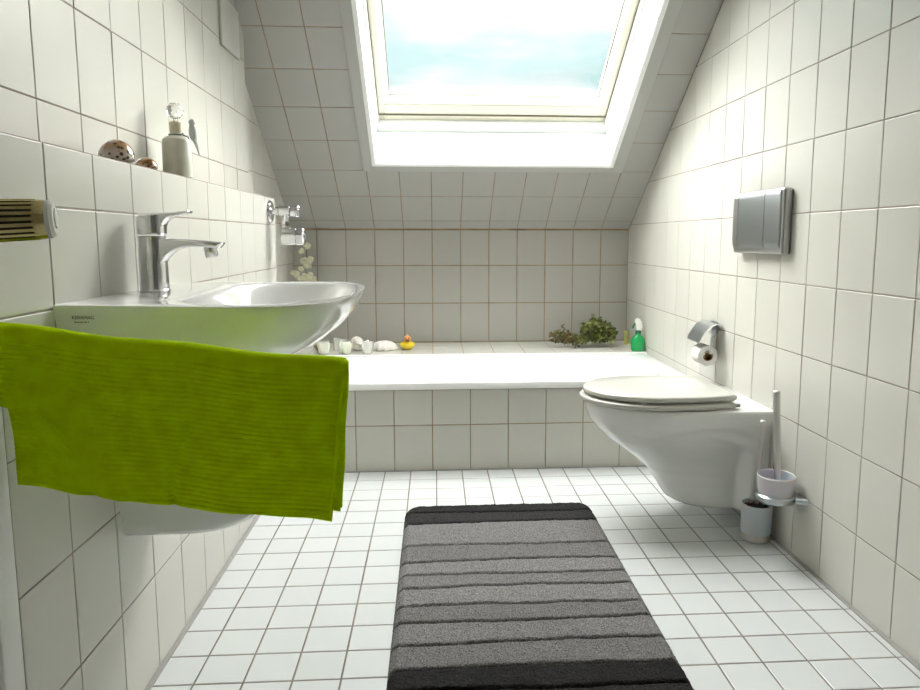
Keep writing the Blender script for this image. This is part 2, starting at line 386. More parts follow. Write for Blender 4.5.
# sloping ceiling round the skylight (u = x, v = distance up the slope from the ridge over the back wall)
ca, sa = math.cos(AL), math.sin(AL)
SO = Vector((0, YB, zs(YB))); SV = Vector((0, -ca, sa)); SN = Vector((0, -sa, -ca))   # SN points into the room
SMAX = (YB-YTOP)/ca
WX0, WX1, WS0, WS1 = -1.303, -0.217, 0.528, 1.744       # opening
TX0, TX1, TS0, TS1 = -1.362, -0.150, 0.474, 1.799      # lining board round it
us = seq(-1.95, .15, 14); vs_ = [.004, .074, .276, .469, .667, .864, 1.064, 1.26]+seq(1.46, .2, 6)
t = Tiler()
OUT = 0.30
hx0, hx1, hs0, hs1 = WX0-.018, WX1+.018, WS0-.018, WS1+.018
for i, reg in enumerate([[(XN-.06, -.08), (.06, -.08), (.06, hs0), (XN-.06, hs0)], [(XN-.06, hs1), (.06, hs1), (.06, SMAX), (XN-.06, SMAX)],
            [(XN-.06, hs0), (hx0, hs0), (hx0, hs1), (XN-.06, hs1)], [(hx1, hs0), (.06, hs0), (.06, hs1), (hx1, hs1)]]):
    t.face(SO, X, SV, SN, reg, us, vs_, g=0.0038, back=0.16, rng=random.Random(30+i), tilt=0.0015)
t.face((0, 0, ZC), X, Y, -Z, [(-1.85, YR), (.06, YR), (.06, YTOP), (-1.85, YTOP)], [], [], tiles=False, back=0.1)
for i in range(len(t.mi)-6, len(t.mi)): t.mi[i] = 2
ceiling = t.build('ceiling', [M['tile_slope_shaded'], M['grout_slope'], M['paint']])

def SP(x, s, d): return (SO+X*x+SV*s-SN*d)[:]
def sbox(mb, x0, x1, s0, s1, d0, d1, mi=0, bev=0.0):
    """box in slope coordinates: x, s up the slope, d outwards"""
    mtx = Matrix(((1, 0, 0, SO.x), (0, SV.y, -SN.y, SO.y), (0, SV.z, -SN.z, SO.z), (0, 0, 0, 1)))
    mb.box(x0, x1, s0, s1, d0, d1, mi, mtx, bev)

# skylight
win = thing('window_1', '', '', SP((WX0+WX1)/2, (WS0+WS1)/2, .1)); del win['label']; del win['category']; struct(win)
def wpart(name, fn, m, **k):
    b = MB(); fn(b); return b.build(name, m, win, smooth=30)
def ringf(x0, x1, s0, s1, w, d0, d1, bev=0.0, wb=None):
    wb = wb or w
    def fn(b):
        sbox(b, x0, x0+w, s0, s1, d0, d1, bev=bev); sbox(b, x1-w, x1, s0, s1, d0, d1, bev=bev)
        sbox(b, x0+w, x1-w, s0, s0+wb, d0, d1, bev=bev); sbox(b, x0+w, x1-w, s1-w, s1, d0, d1, bev=bev)
    return fn
def boards(b):
    sbox(b, TX0, WX0, TS0, TS1, -.010, .002, bev=.001); sbox(b, WX1, TX1, TS0, TS1, -.010, .002, bev=.001)
    sbox(b, WX0, WX1, TS0, WS0, -.010, .002, bev=.001); sbox(b, WX0, WX1, WS1, TS1, -.010, .002, bev=.001)
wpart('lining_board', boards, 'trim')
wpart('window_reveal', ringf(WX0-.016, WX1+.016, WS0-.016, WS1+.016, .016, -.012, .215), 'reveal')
FX0, FX1, FS0 = WX0+.006, WX1-.002, .553
wpart('sill_batten', ringf(WX0, WX1, WS0+.0, WS1, .013, .185, .215, .003, .048), 'reveal')
wpart('window_frame', ringf(WX0-.012, WX1+.012, WS0-.01, WS1+.012, .052, .215, .30, .004, .150), 'frame')
wpart('gasket', ringf(WX0+.012, WX1-.012, WS0+.078, WS1-.012, .004, .209, .220, 0, .005), 'gasket')
wpart('window_sash', ringf(WX0+.038, WX1-.038, WS0+.125, WS1-.03, .030, .220, .262, .004, .062), 'sash')
wpart('glazing_seal', ringf(WX0+.068, WX1-.068, WS0+.187, WS1-.06, .004, .226, .232, 0, .004), 'gasket')
def pn(b): sbox(b, WX0+.062, WX1-.062, WS0+.180, WS1-.055, .232, .238)
wpart('pane', pn, 'glass')

# door casing at the near end of the left tiling
b = MB(); b.box(-1.70, -1.630, YD-.075, YD-.004, 0, ZC, bev=.003); b.box(-1.66, -1.624, YD-.060, YD-.020, 0, ZC, bev=.003)
struct(b.build('trim_1', 'paint'))
b = MB(); b.box(XN, 0, 3.3215, 3.3275, .345, .3622, bev=.001); struct(b.build('trim_2', 'enamel'))
# silicone joints at the floor and round the bath
b = MB()
b.box(XS-.002, XS+.011, YD, YE, -.001, .0035, bev=.001); b.box(-.011, .002, YR, YE, -.001, .0035, bev=.001)
b.box(XS, 0, YE-.007, YE+.002, -.001, .0025)
struct(b.build('baseboard_joint', 'silicone'))

# ------------------------------------------------------------------ bathtub
def rrect(x0, x1, y0, y1, r, n=8, z=0.0):
    pts = []
    for cx, cy, a0 in ((x1-r, y1-r, 0), (x0+r, y1-r, 90), (x0+r, y0+r, 180), (x1-r, y0+r, 270)):
        for k in range(n+1):
            a = R(a0+90*k/n); pts.append((cx+r*math.cos(a), cy+r*math.sin(a), z))
    return pts
tub_loc = (-.85, 3.01, .0)
bt = thing('bathtub', 'white enamelled built-in bathtub behind the tiled front below the skylight', 'bathtub', tub_loc)
b = MB(); x0, x1, y0, y1 = XN+.003, -.003, YE-.012, 3.3245; zt = .357
rg = [rrect(x0, x1, y0, y1, .012, z=.329), rrect(x0, x1, y0, y1, .012, z=zt-.008), rrect(x0+.003, x1-.003, y0+.003, y1-.003, .012, z=zt-.002), rrect(x0+.009, x1-.009, y0+.009, y1-.009, .012, z=zt),
      rrect(x0+.085, x1-.085, y0+.050, y1-.045, .14, z=zt-.001), rrect(x0+.093, x1-.093, y0+.058, y1-.053, .14, z=zt-.006), rrect(x0+.105, x1-.105, y0+.068, y1-.063, .14, z=zt-.025),
      rrect(x0+.16, x1-.22, y0+.10, y1-.095, .14, z=.08), rrect(x0+.20, x1-.28, y0+.14, y1-.135, .12, z=.045)]
b.loft(rg, 0, cap0=False)
b.build('tub_shell', 'enamel', bt, smooth=40)
b = MB(); b.lathe([(.0, 0), (.030, 0), (.030, .006), (.026, .009), (0, .009)], (-1.35, 3.01, .046), cap=False); b.build('drain', 'chrome', bt)

# ------------------------------------------------------------------ washbasin
BY = 1.41; BZ = .812
half = [(-1.632, .282), (-1.60, .284), (-1.56, .288), (-1.52, .293), (-1.48, .299), (-1.44, .307), (-1.40, .315), (-1.355, .325), (-1.316, .326), (-1.28, .318), (-1.25, .302), (-1.225, .277), (-1.205, .240), (-1.195, .195), (-1.188, .145), (-1.184, .095), (-1.1820, .045), (-1.1812, 0)]
def basin_out(sx, sy, z):
    pts = [(XS+(x-XS)*sx, BY-h*sy, z) for x, h in half]
    pts += [(XS+(x-XS)*sx, BY+h*sy, z) for x, h in half[-2::-1]]
    return pts
wb = thing('washbasin', 'white ceramic wall-hung washbasin behind the green towel', 'washbasin', (XS, BY, BZ))
b = MB(); NB = len(basin_out(1, 1, 0))
def basin_in(cx, rx, ry, z, back=None):
    pts = []
    base = basin_out(1, 1, z)
    for (x, y, _) in base:
        a = math.atan2((y-BY)/.33, (x-(-1.40))/.225)
        c, s_ = math.cos(a), math.sin(a)
        pts.append((cx+rx*math.copysign(abs(c)**.9, c), BY+ry*math.copysign(abs(s_)**.9, s_), z))
    return pts
rings = [basin_out(.30, .32, .640), basin_out(.36, .38, .646), basin_out(.56, .58, .668), basin_out(.735, .76, .697), basin_out(.85, .865, .725), basin_out(.925, .935, .752), basin_out(.968, .972, .775), basin_out(.990, .992, .795), basin_out(.997, .998, .806), basin_out(.996, .996, .8105), basin_out(.985, .985, BZ)]
inner = [basin_in(-1.352, .160, .285, BZ-.001), basin_in(-1.352, .154, .278, BZ-.004), basin_in(-1.352, .146, .266, BZ-.014), basin_in(-1.355, .130, .225, .765), basin_in(-1.36, .105, .165, .725), basin_in(-1.365, .07, .10, .700), basin_in(-1.37, .03, .04, .692)]
b.loft(rings+inner, 0)
b.build('bowl', 'ceramic', wb, smooth=50)
b = MB(); b.lathe([(.0, 0), (.024, 0), (.024, .003), (.018, .005), (0, .005)], (-1.37, BY, .692), cap=False); b.build('drain', 'chrome', wb)
def text(body, size, mtx, name, m, parent, ext=0.0003):
    cu = bpy.data.curves.new(name, 'FONT'); cu.body = body; cu.size = size; cu.extrude = ext
    tmp = bpy.data.objects.new(name+'_tmp', cu); COL.objects.link(tmp)
    bpy.context.view_layer.update()
    me = bpy.data.meshes.new_from_object(tmp.evaluated_get(bpy.context.evaluated_depsgraph_get()))
    bpy.data.objects.remove(tmp); me.transform(mtx)
    if parent: me.transform(Matrix.Translation(-Vector(parent.location)))
    return link(name, me, parent, [m])
# maker's print on the near flank of the basin
p0 = Vector((-1.602, BY-.2845, .790)); d_ = (Vector((-1.52, BY-.293, 0))-Vector((-1.60, BY-.284, 0))).normalized()
n_ = Vector((d_.y, -d_.x, 0)); up_ = Vector((0, .12, 1)).normalized()
mt = lambda o: Matrix(((d_.x, up_.x, n_.x, o.x), (d_.y, up_.y, n_.y, o.y), (d_.z, up_.z, n_.z, o.z), (0, 0, 0, 1)))
lg = text('KERAMAG', .0078, mt(p0+n_*.002), 'logo_print', 'black', wb)
text('Renova Nr.1', .0046, mt(p0+n_*.0026+Vector((.004, 0, -.006))), 'logo_print', 'black', wb)

# siphon cover under the basin
b = MB(); rr = []
def sip(x1, hw, z, r=.03):
    pts = []
    for k in range(25):
        a = -PI/2+PI*k/24; c, s_ = math.cos(a), math.sin(a)
        pts.append((XS+(x1-XS)*(.25+.75*abs(c)**.55), BY+hw*math.copysign(abs(s_)**.7, s_), z))
    return [(XS, BY-hw, z)]+pts+[(XS, BY+hw, z)]
for x1, hw, z in [(-1.47, .070, .345), (-1.43, .084, .347), (-1.405, .093, .357), (-1.393, .099, .375), (-1.385, .104, .42), (-1.378, .112, .50), (-1.37, .116, .60), (-1.37, .112, .642)]: rr.append(sip(x1, hw, z))
b.loft(rr)
tag(b.build('siphon_cover', 'ceramic', smooth=50, origin=(XS, BY, .30)), 'white ceramic trap cover on the wall under the washbasin', 'trap cover')

# ------------------------------------------------------------------ basin tap
FXc = -1.585
fc = thing('basin_faucet', 'chrome single lever mixer tap on the washbasin', 'tap', (FXc, BY, BZ-.001))
def rsec(c, ux, uy, a, b_, n=20, e=.45):
    """rounded-rectangle section about c spanned by ux, uy"""
    return [(Vector(c)+Vector(ux)*a*math.copysign(abs(math.cos(2*PI*k/n))**e, math.cos(2*PI*k/n))+Vector(uy)*b_*math.copysign(abs(math.sin(2*PI*k/n))**e, math.sin(2*PI*k/n)))[:] for k in range(n)]
b = MB(); b.loft([rsec((FXc, BY, z), X, Y, a, w, e=.7) for z, a, w in [(.8105, .027, .027), (.815, .027, .027), (.817, .0255, .0255), (.86, .0250, .0245), (.905, .0248, .0240), (.919, .0245, .0238), (.920, .022, .022)]])
b.build('faucet_body', 'chrome', fc)
def plate_xz(poly, y0_, y1_, bev):
    """side profile in XZ extruded along Y with softened edges"""
    bm = bmesh.new(); f0 = bm.faces.new([bm.verts.new((x, y0_, z)) for x, z in poly]); r_ = bmesh.ops.extrude_face_region(bm, geom=[f0])
    for v in [g for g in r_['geom'] if isinstance(g, bmesh.types.BMVert)]: v.co.y = y1_
    bmesh.ops.recalc_face_normals(bm, faces=bm.faces[:])
    es = [e for e in bm.edges if len(e.link_faces) == 2 and e.calc_face_angle(0) > 1.0]
    bmesh.ops.bevel(bm, geom=es, offset=bev, segments=3, profile=0.5, affect='EDGES', clamp_overlap=True)
    return bm
arc = [(FXc+.020+.055*(1-math.cos(PI/2*k/10)), .855+.0435*math.sin(PI/2*k/10)) for k in range(11)]
b = MB(); b.bm(plate_xz([(FXc-.020, .855)]+arc+[(FXc+.100, .8985), (FXc+.128, .8965), (FXc+.137, .9075), (FXc+.100, .9120), (FXc+.020, .9165), (FXc-.020, .9175)], BY-.0185, BY+.0185, .004))
b.build('spout', 'chrome', fc)
b = MB(); b.lathe([(.0105, -.015), (.0125, -.012), (.0125, .004), (.011, .006)], (FXc+.110, BY, .893), mtx=Matrix.Rotation(R(-12), 3, 'Y')); b.build('aerator', 'chrome', fc)
b = MB(); b.loft([rsec((FXc, BY, z), X, Y, a, w, e=.7) for z, a, w in [(.9225, .024, .023), (.925, .0262, .0250), (.950, .0262, .0250), (.9585, .0255, .0245), (.961, .022, .022)]])
b.build('cartridge_cap', 'chrome', fc)
arc = [(FXc+.024+.034*(1-math.cos(PI/2*k/8)), .934+.0265*math.sin(PI/2*k/8)) for k in range(9)]
b = MB(); b.bm(plate_xz([(FXc-.020, .934)]+arc+[(FXc+.074, .9645), (FXc+.076, .9685), (FXc+.062, .9672), (FXc+.030, .9645), (FXc-.020, .9635)], BY-.0165, BY+.0165, .003))
b.build('lever', 'chrome', fc)

# ------------------------------------------------------------------ towel on its rail
RY = .945
def ztop(x): return .803-.118*(x+1.606)+.002*math.sin(x*31)
rl = thing('towel_rail', 'chrome towel rail arm under the green towel beside the door casing', 'towel rail', (-1.618, RY, .79))
b = MB(); b.tube([(-1.612, RY, ztop(-1.612)-.016), (-1.17, RY, ztop(-1.17)-.016)], .006); b.ell((-1.17, RY, ztop(-1.17)-.016), .0065, .0065, .0065, 16, 8); b.build('rail_bar', 'chrome', rl)
b = MB(); b.lathe([(.022, 0), (.022, .006), (.014, .011), (.010, .02)], (-1.618, RY, ztop(-1.618)-.016), axis='X'); b.build('mount', 'chrome', rl)

def lerp(a, b_, t): return a+(b_-a)*t
def sst(a, b_, x):
    t_ = min(1, max(0, (x-a)/(b_-a))); return t_*t_*(3-2*t_)
TX0_, TX1_ = -1.604, -1.156
def zbot_front(u):      # front fold: pulled up at its left corner
    base = .588-.058*u
    lift = .110*(1-sst(0.0, .33, u))**1.2
    return base+lift
def zbot_in(u): return .588-.046*u
def towel_sheet(name, off, th, zb, zb_back, parent, u0=0.0, u1=1.0, ribs=True, right_slant=.027, m='towel'):
    """a layer over the bar: front hangs at RY-off, back at RY+off"""
    nu = 70; pts = []
    ys = RY
    rows = []
    for i in range(nu+1):
        u = u0+(u1-u0)*i/nu
        xt = lerp(TX0_, TX1_, u); zt_ = ztop(xt)+off*.35-.006
        prof = []
        nb = 60; nf = 150
        zbb = zb_back(u); zbf = zb(u)
        for k in range(nb+1):
            t_ = k/nb; z = lerp(zbb, zt_-off*1.0, t_); prof.append((z, ys+off, 1))
        for k in range(1, 10):
            a = PI*k/10; prof.append((zt_-off+off*math.sin(a)*1.0, ys+off*math.cos(a), 0))
        for k in range(nf+1):
            t_ = k/nf; z = lerp(zt_-off, zbf, t_); prof.append((z, ys-off, -1))
        col = []
        for (z, y, side) in prof:
            d = (zt_-z)
            # side edges lean in towards the bottom on the right, slight waves
            x = xt-right_slant*sst(0.3, 1, u)*d/.22+.0008*math.sin(z*60+u*3)
            x += (.006*d/.2)*(1-u)
            wv = .004*math.sin(u*7+1)+.003*math.sin(u*17+z*22)*sst(0, .1, d)
            # vertical crease through the middle and soft diagonal sag at the lower left
            cr = .006*math.exp(-((u-.53-.05*d/.2*math.sin(d*25))/.012)**2)*sst(.02, .06, d)
            sag = .010*math.exp(-((u-.14-.6*max(0, d-.10))/.10)**2)*sst(.05, .2, d)
            yy = y+wv*(1 if side <= 0 else .5)+(cr+sag*(-1))*(-side if side < 0 else 0)*(1)
            if ribs:
                ph = (zt_-z)*2*PI/.0066
                rb = .0008*math.sin(ph+.6*math.sin(u*5))+.0003*noise.noise(Vector((x*300, z*300, 1)))
                yy += rb*(1 if side < 0 else -1)
            col.append((x, yy, z))
        rows.append(col)
    n = len(rows[0]); vs = [p for r in rows for p in r]; fs = []
    for i in range(nu):
        for j in range(n-1):
            a = i*n+j; fs.append((a, a+1, a+n+1, a+n))
    me = bpy.data.meshes.new(name); o3 = Vector(parent.location)
    me.from_pydata([(p[0]-o3.x, p[1]-o3.y, p[2]-o3.z) for p in vs], [], fs)
    me.polygons.foreach_set('use_smooth', [True]*len(me.polygons))
    o = link(name, me, parent, [m])
    md = o.modifiers.new('thick', 'SOLIDIFY'); md.thickness = th; md.offset = 0
    return o
M['towel'] = mat('lime_green_terry', (0.52, 0.74, 0.001), 1.0, bump=(1400, 0.4, 0.001), spec=0.05, var=(40, 0.10))
tw = thing('towel', 'lime green ribbed towel folded over the rail in front of the washbasin', 'towel', (-1.38, RY, .79))
towel_sheet('inner_fold', .0105, .0040, zbot_in, lambda u: .590-.050*u, tw, .012, 1.006, right_slant=.014)
towel_sheet('outer_fold', .0180, .0045, zbot_front, lambda u: .585-.050*u, tw, 0, 1.0, right_slant=.022)
# hem band along the right edge of the front fold
b = MB()
pts = []
for k in range(41):
    d = (ztop(TX1_)-zbot_front(.99)-.014)*k/40; u = 1.0; xt = lerp(TX0_, TX1_, u); z = ztop(xt)+.0013-.012-d
    pts.append((xt-.022*d/.22-.003, RY-.0215+.004*math.sin(u*7+1), z))
b.tube(pts, .0026, 8); b.build('hem', 'towel', tw)

# ------------------------------------------------------------------ radiator thermostat (brass) at the far left
TY, TZ, TXe = .80, .934, -1.456
th = thing('radiator_thermostat', 'brass coloured slotted radiator thermostat head at the left edge', 'thermostat', (-1.61, TY, TZ))
rot = Matrix.Rotation(R(-3), 3, 'Y') @ Matrix.Rotation(R(19), 3, 'Z')
def TH(mb, prof, mi=0, n=40): mb.lathe([(r, h) for r, h in prof], (TXe-.07, TY, TZ), axis='X', n=n, mi=mi, mtx=rot)
b = MB(); TH(b, [(.0, -.10), (.012, -.10), (.012, -.045), (.016, -.040), (.022, -.030), (.0245, -.018), (.0245, -.002), (.0235, 0), (.0205, .001), (.0205, .050), (.0225, .051), (.0215, .062), (.020, .066), (.017, .068)])
b.build('thermostat_body', 'brass', th)
b = MB()
for k in range(22):
    a = 2*PI*k/22; h0, h1 = -.001, .053
    rg = []
    for h, r in ((h0, .0243), (h1, .0228)):
        da = .085
        rg.append([(rot @ Vector((h, rr_*math.cos(a+s_*da), rr_*math.sin(a+s_*da))))+Vector((TXe-.07, TY, TZ)) for rr_, s_ in ((.0195, -1), (.0195, 1), (r, 1), (r, -1))])
    b.loft([[p[:] for p in g] for g in rg])
b.build('slotted_sleeve', 'brass', th)
b = MB(); TH(b, [(.0202, .0), (.0208, .001), (.0208, .049), (.0202, .05)]); b.build('slot_core', 'brass_dark', th)
b = MB(); TH(b, [(0, .062), (.0215, .062), (.0212, .066), (.018, .0695), (.0125, .0700), (.0120, .0688), (.0105, .0688), (.0100, .0712), (.004, .0722), (0, .0724)]); b.build('end_cap', 'plastic_white', th)
b = MB(); b.tube([(-1.635, TY+.01, TZ-.009), (-1.60, TY+.012, TZ-.008)], .010); b.lathe([(.026, 0), (.026, .004), (.014, .008)], (-1.640, TY+.01, TZ-.009), axis='X')
b.box(-1.612, -1.585, TY-.005, TY+.028, TZ-.028, TZ+.012, bev=.006); b.build('valve', 'brass', th)

# ------------------------------------------------------------------ things on the ledge
LZ = 1.0625
def cowrie(name, x, y, rx, ry, rz, m, label, ang):
    b = MB(); bm = bmesh.new(); bmesh.ops.create_uvsphere(bm, u_segments=40, v_segments=24, radius=1)
    for v in bm.verts:
        p = v.co; e = 1-.18*p.y
        zz = p.z*rz if p.z > 0 else p.z*rz*.35
        v.co = Vector((p.x*rx*e, p.y*ry, zz+rz*.35))
    b.bm(bm); o = b.build(name, m, origin=(0, 0, 0), smooth=60); o.location = (x, y, LZ); o.rotation_euler = (0, 0, R(ang))
    tag(o, label, 'shell')
    bb = MB(); rg = []
    for k in range(15):
        t_ = k/14; yy = lerp(-.85, .85, t_)*ry; w = (.0012+.0022*math.sin(PI*t_)); rg.append([(-w+.0, yy, .0005), (w, yy, .0005), (w*.6, yy, .0025), (-w*.6, yy, .0025)])
    bb.loft(rg); a = bb.build('aperture', 'brown_shell', None); a.parent = o; a.location = (0, 0, 0)
    return o
cowrie('cowrie_shell', -1.671, 1.478, .033, .046, .037, 'cowrie_big', 'large dark-spotted cowrie shell on the left wall ledge', 20)
cowrie('cowrie_shell', -1.668, 1.612, .023, .034, .022, 'cowrie_small', 'small brown cowrie shell on the ledge between the larger shell and the bottle', 25)
bx, by = -1.668, 1.805
bo = thing('stoneware_bottle', 'off-white stoneware bottle with a crystal ball stopper on the ledge', 'bottle', (bx, by, LZ))
b = MB(); b.lathe([(0, 0), (.031, 0), (.0335, .003), (.0340, .02), (.0338, .085), (.0315, .094), (.024, .100), (.016, .103), (.0135, .106), (.0135, .112), (0, .112)], (bx, by, LZ), cap=False); b.build('bottle_body', 'stone', bo)
b = MB(); b.lathe([(.0135, .112), (.0145, .114), (.014, .124), (.015, .134), (.012, .137)], (bx, by, LZ)); b.build('cork', 'cork', bo)
b = MB(); b.lathe([(.006, .137), (.006, .145)], (bx, by, LZ))
bm = bmesh.new(); bmesh.ops.create_icosphere(bm, subdivisions=2, radius=.020)
for v in bm.verts: v.co += Vector((bx, by, LZ+.163))
b.bm(bm); b.build('ball_stopper', 'crystal', bo, smooth=0)
b = MB(); b.tube([(bx+.0155*math.cos(a), by+.0155*math.sin(a), LZ+.107+.004*math.sin(a)) for a in [2*PI*k/24 for k in range(25)]], .0022, 6)
b.tube([(bx+.010, by+.012, LZ+.108), (bx+.020, by+.026, LZ+.104), (bx+.023, by+.034, LZ+.09), (bx+.023, by+.036, LZ+.06), (bx+.022, by+.037, LZ+.03)], .0014, 6); b.build('cord', 'cord', bo)
b = MB(); px_, py_, pz_ = bx+.026, by+.046, LZ+.118
b.ell((px_, py_, pz_), .010, .011, .024, 18, 10, mtx=Matrix.Rotation(R(14), 3, 'X')); b.ell((px_, py_-.005, pz_+.024), .0085, .0095, .008, 14, 8)
b.tube([(px_, py_+.006, pz_-.016), (px_+.002, py_+.020, pz_-.034), (px_+.003, py_+.032, pz_-.052)], [.006, .0035, .0015], 8); b.tube([(px_, py_, pz_-.012), (bx+.016, by+.010, LZ+.108)], .0012, 6)
b.build('bird_pendant', 'tag', bo)

# access panel high on the left wall
b = MB(); b.box(XU+.0008, XU+.010, 2.398, 2.606, 1.538, 1.70, bev=.002)
M['panel'] = mat('tile_white_panel', (0.52, 0.515, 0.48), 0.35)
o = b.build('access_panel', 'panel', origin=(XU, 2.5, 1.54)); tag(o, 'white access panel high on the left wall near the sloping ceiling', 'panel')

# ------------------------------------------------------------------ bath mixer on the end of the pipe boxing
vy = 2.60; vz = 1.012
bv = thing('bath_valve', 'chrome bath valve with two knobs on the left wall by the tub', 'valve', (XS, vy, vz))
b = MB(); b.lathe([(.040, 0), (.040, .003), (.036, .009), (.024, .012), (.014, .013)], (XS+.001, vy, vz), axis='X'); b.build('escutcheon', 'chrome', bv)
b = MB(); b.lathe([(.009, .01), (.009, .022), (.015, .023), (.015, .032), (.012, .034), (.0185, .037), (.0185, .072), (.015, .076)], (XS, vy, vz), axis='X')
b.tube([(XS+.058, vy, vz-.012), (XS+.058, vy, vz-.034)], [.012, .010], 16)
b.lathe([(.014, 0), (.014, .016)], (XS+.058, vy, vz-.052), n=8); b.build('valve_body', 'chrome', bv)
def knob(z, x0, ln, r, name):
    b = MB(); prof = []
    rings = []
    for h, rr_ in [(0, r*.8), (.003, r), (ln*.6, r), (ln*.62, r*.9), (ln*.66, r*1.02), (ln-.004, r), (ln, r*.85)]:
        rings.append([(x0+h, vy+rr_*(1+.06*math.cos(6*2*PI*k/48))*math.cos(2*PI*k/48), z+rr_*(1+.06*math.cos(6*2*PI*k/48))*math.sin(2*PI*k/48)) for k in range(48)])
    b.loft(rings); b.build(name, 'chrome', bv)
knob(vz, XS+.074, .034, .0205, 'knob')
knob(vz-.090, XS+.044, .080, .0320, 'knob')
b = MB(); b.lathe([(.012, 0), (.012, .002), (.010, .003)], (XS+.1235, vy, vz-.090), axis='X'); b.build('knob_cap', 'satin', bv)

# ------------------------------------------------------------------ vase with pale flowers in the corner
fx, fy, fz = -1.690, 3.56, .362
vs0 = thing('vase', 'slender white vase with pale cream blooms in the corner behind the bathtub', 'vase', (fx, fy, fz))
b = MB(); b.lathe([(0, 0), (.028, 0), (.032, .004), (.036, .06), (.030, .14), (.020, .20), (.020, .27), (.024, .318), (.021, .318), (.016, .27), (0, .25)], (fx, fy, fz), cap=False); b.build('vase_body', 'vase', vs0)
b = MB(); rg_ = random.Random(5)
b.tube([(fx, fy, fz+.25), (fx+.005, fy, fz+.36), (fx+.014, fy-.01, fz+.45), (fx+.016, fy-.012, fz+.51)], .002, 6)
b.tube([(fx, fy, fz+.25), (fx-.02, fy, fz+.33), (fx-.04, fy-.01, fz+.37)], .002, 6); b.tube([(fx, fy, fz+.25), (fx+.018, fy, fz+.33), (fx+.034, fy-.01, fz+.37)], .002, 6)
b.build('flower_stem', 'stem', vs0)
for (dx, dz, r) in [(.020, .515, .016), (-.006, .49, .013), (.004, .44, .018), (.022, .425, .020), (-.014, .40, .013), (.034, .448, .014), (-.034, .375, .016), (-.052, .385, .012), (.006, .355, .022), (.032, .365, .018), (.046, .35, .014), (-.012, .35, .016)]:
    r *= 1.35; b = MB(); c = Vector((fx+dx, fy-.02+rg_.uniform(-.012, .012), fz+dz))
    for q in range(5):
        a = 2*PI*q/5+rg_.random(); mtx = Matrix.Rotation(a, 3, 'Y') @ Matrix.Rotation(R(20), 3, 'X')
        off = Matrix.Rotation(a, 3, 'Y') @ Vector((r*.34, 0, 0)); b.ell(c+off, r*.58, .002, r*.52, 10, 6, mtx=mtx)
    b.build('blossom', 'petal', vs0)

# ------------------------------------------------------------------ bits on the rim of the bath
TZt = .3532
def lathe_at(prof, x, y, z, n=24): b = MB(); b.lathe(prof, (x, y, z), n=n, cap=False); return b
LE = .3622
cups = [(-1.573, 3.362, LE, .034, .060, 'left end cream tealight glass on the bath ledge beside the basin edge'),
        (-1.468, 3.362, LE, .034, .062, 'middle tealight glass filled with cream wax left of the pale shell heap'),
        (-1.362, 3.362, LE, .033, .060, 'tealight glass with white shells in it, nearest to the duck')]
for i, (x, y, z, r, h, lab) in enumerate(cups):
    c = thing('tealight_glass', lab, 'candle glass', (x, y, z), 'tealight glasses on the bath ledge')
    b = MB(); b.lathe([(0, 0), (r*.68, 0), (r*.72, .002), (r, h), (r-.002, h), (r*.72-.001, .006), (0, .005)], (x, y, z), cap=False); b.build('glass_cup', 'cupglass', c)
    if i < 2:
        b = MB(); b.lathe([(0, .006), (r*.70, .006), (r*.93, h*.80), (r*.85, h*.84), (0, h*.80)], (x, y, z), cap=False); b.build('wax', 'wax', c)
        b = MB(); b.tube([(x, y, z+h*.8), (x+.001, y, z+h*.8+.008)], .001, 6); b.build('wick', 'wick', c)
    else:
        b = MB(); q = random.Random(4)
        for k in range(14):
            a, d = q.random()*6.28, q.random()*r*.55; b.ell((x+d*math.cos(a), y+d*math.sin(a), z+.012+q.random()*h*.85), .011, .008, .006, 10, 6, mtx=Matrix.Rotation(q.random()*3, 3, 'Y') @ Matrix.Rotation(q.random()*3, 3, 'Z'))
        b.build('shell_filling', 'coral', c)
b = MB(); b.lathe([(0, 0), (.026, 0), (.028, .003), (.030, .058), (.028, .058), (.026, .005), (0, .004)], (-1.515, 3.47, LE), cap=False)
tag(b.build('drinking_glass', 'cupglass', origin=(-1.515, 3.47, LE)), 'empty clear glass standing behind and between the two cream tealight glasses', 'glass')
# brown cone shell by the basin
def spiral(name, x, y, z, s, m, label, ang, turns=3.2, tilt=0):
    b = MB(); pts = []; rad = []
    for k in range(60):
        t_ = k/59; a = turns*2*PI*t_; rr_ = s*(1-t_)*.42; pts.append((rr_*math.cos(a), s*(-.6+1.2*t_), rr_*math.sin(a)+s*.45)); rad.append(max(.0012, s*.40*(1-t_)**.9))
    b.tube(pts, rad, 14); mz = min(v[2] for v in b.v); b.v = [(v[0], v[1], v[2]-mz) for v in b.v]
    o = b.build(name, m, origin=(0, 0, 0), smooth=70); o.location = (x, y, z); o.rotation_euler = (0, 0, R(ang)); tag(o, label, 'shell'); return o
spiral('sea_snail_shell', -1.625, 3.47, LE, .030, 'brown_shell', 'small brown sea snail shell at the left end of the bath ledge', 70)
spiral('whelk_shell', -1.412, 3.47, LE, .052, 'coral', 'upright pale whelk shell on the ledge behind the tealight glasses', -30)
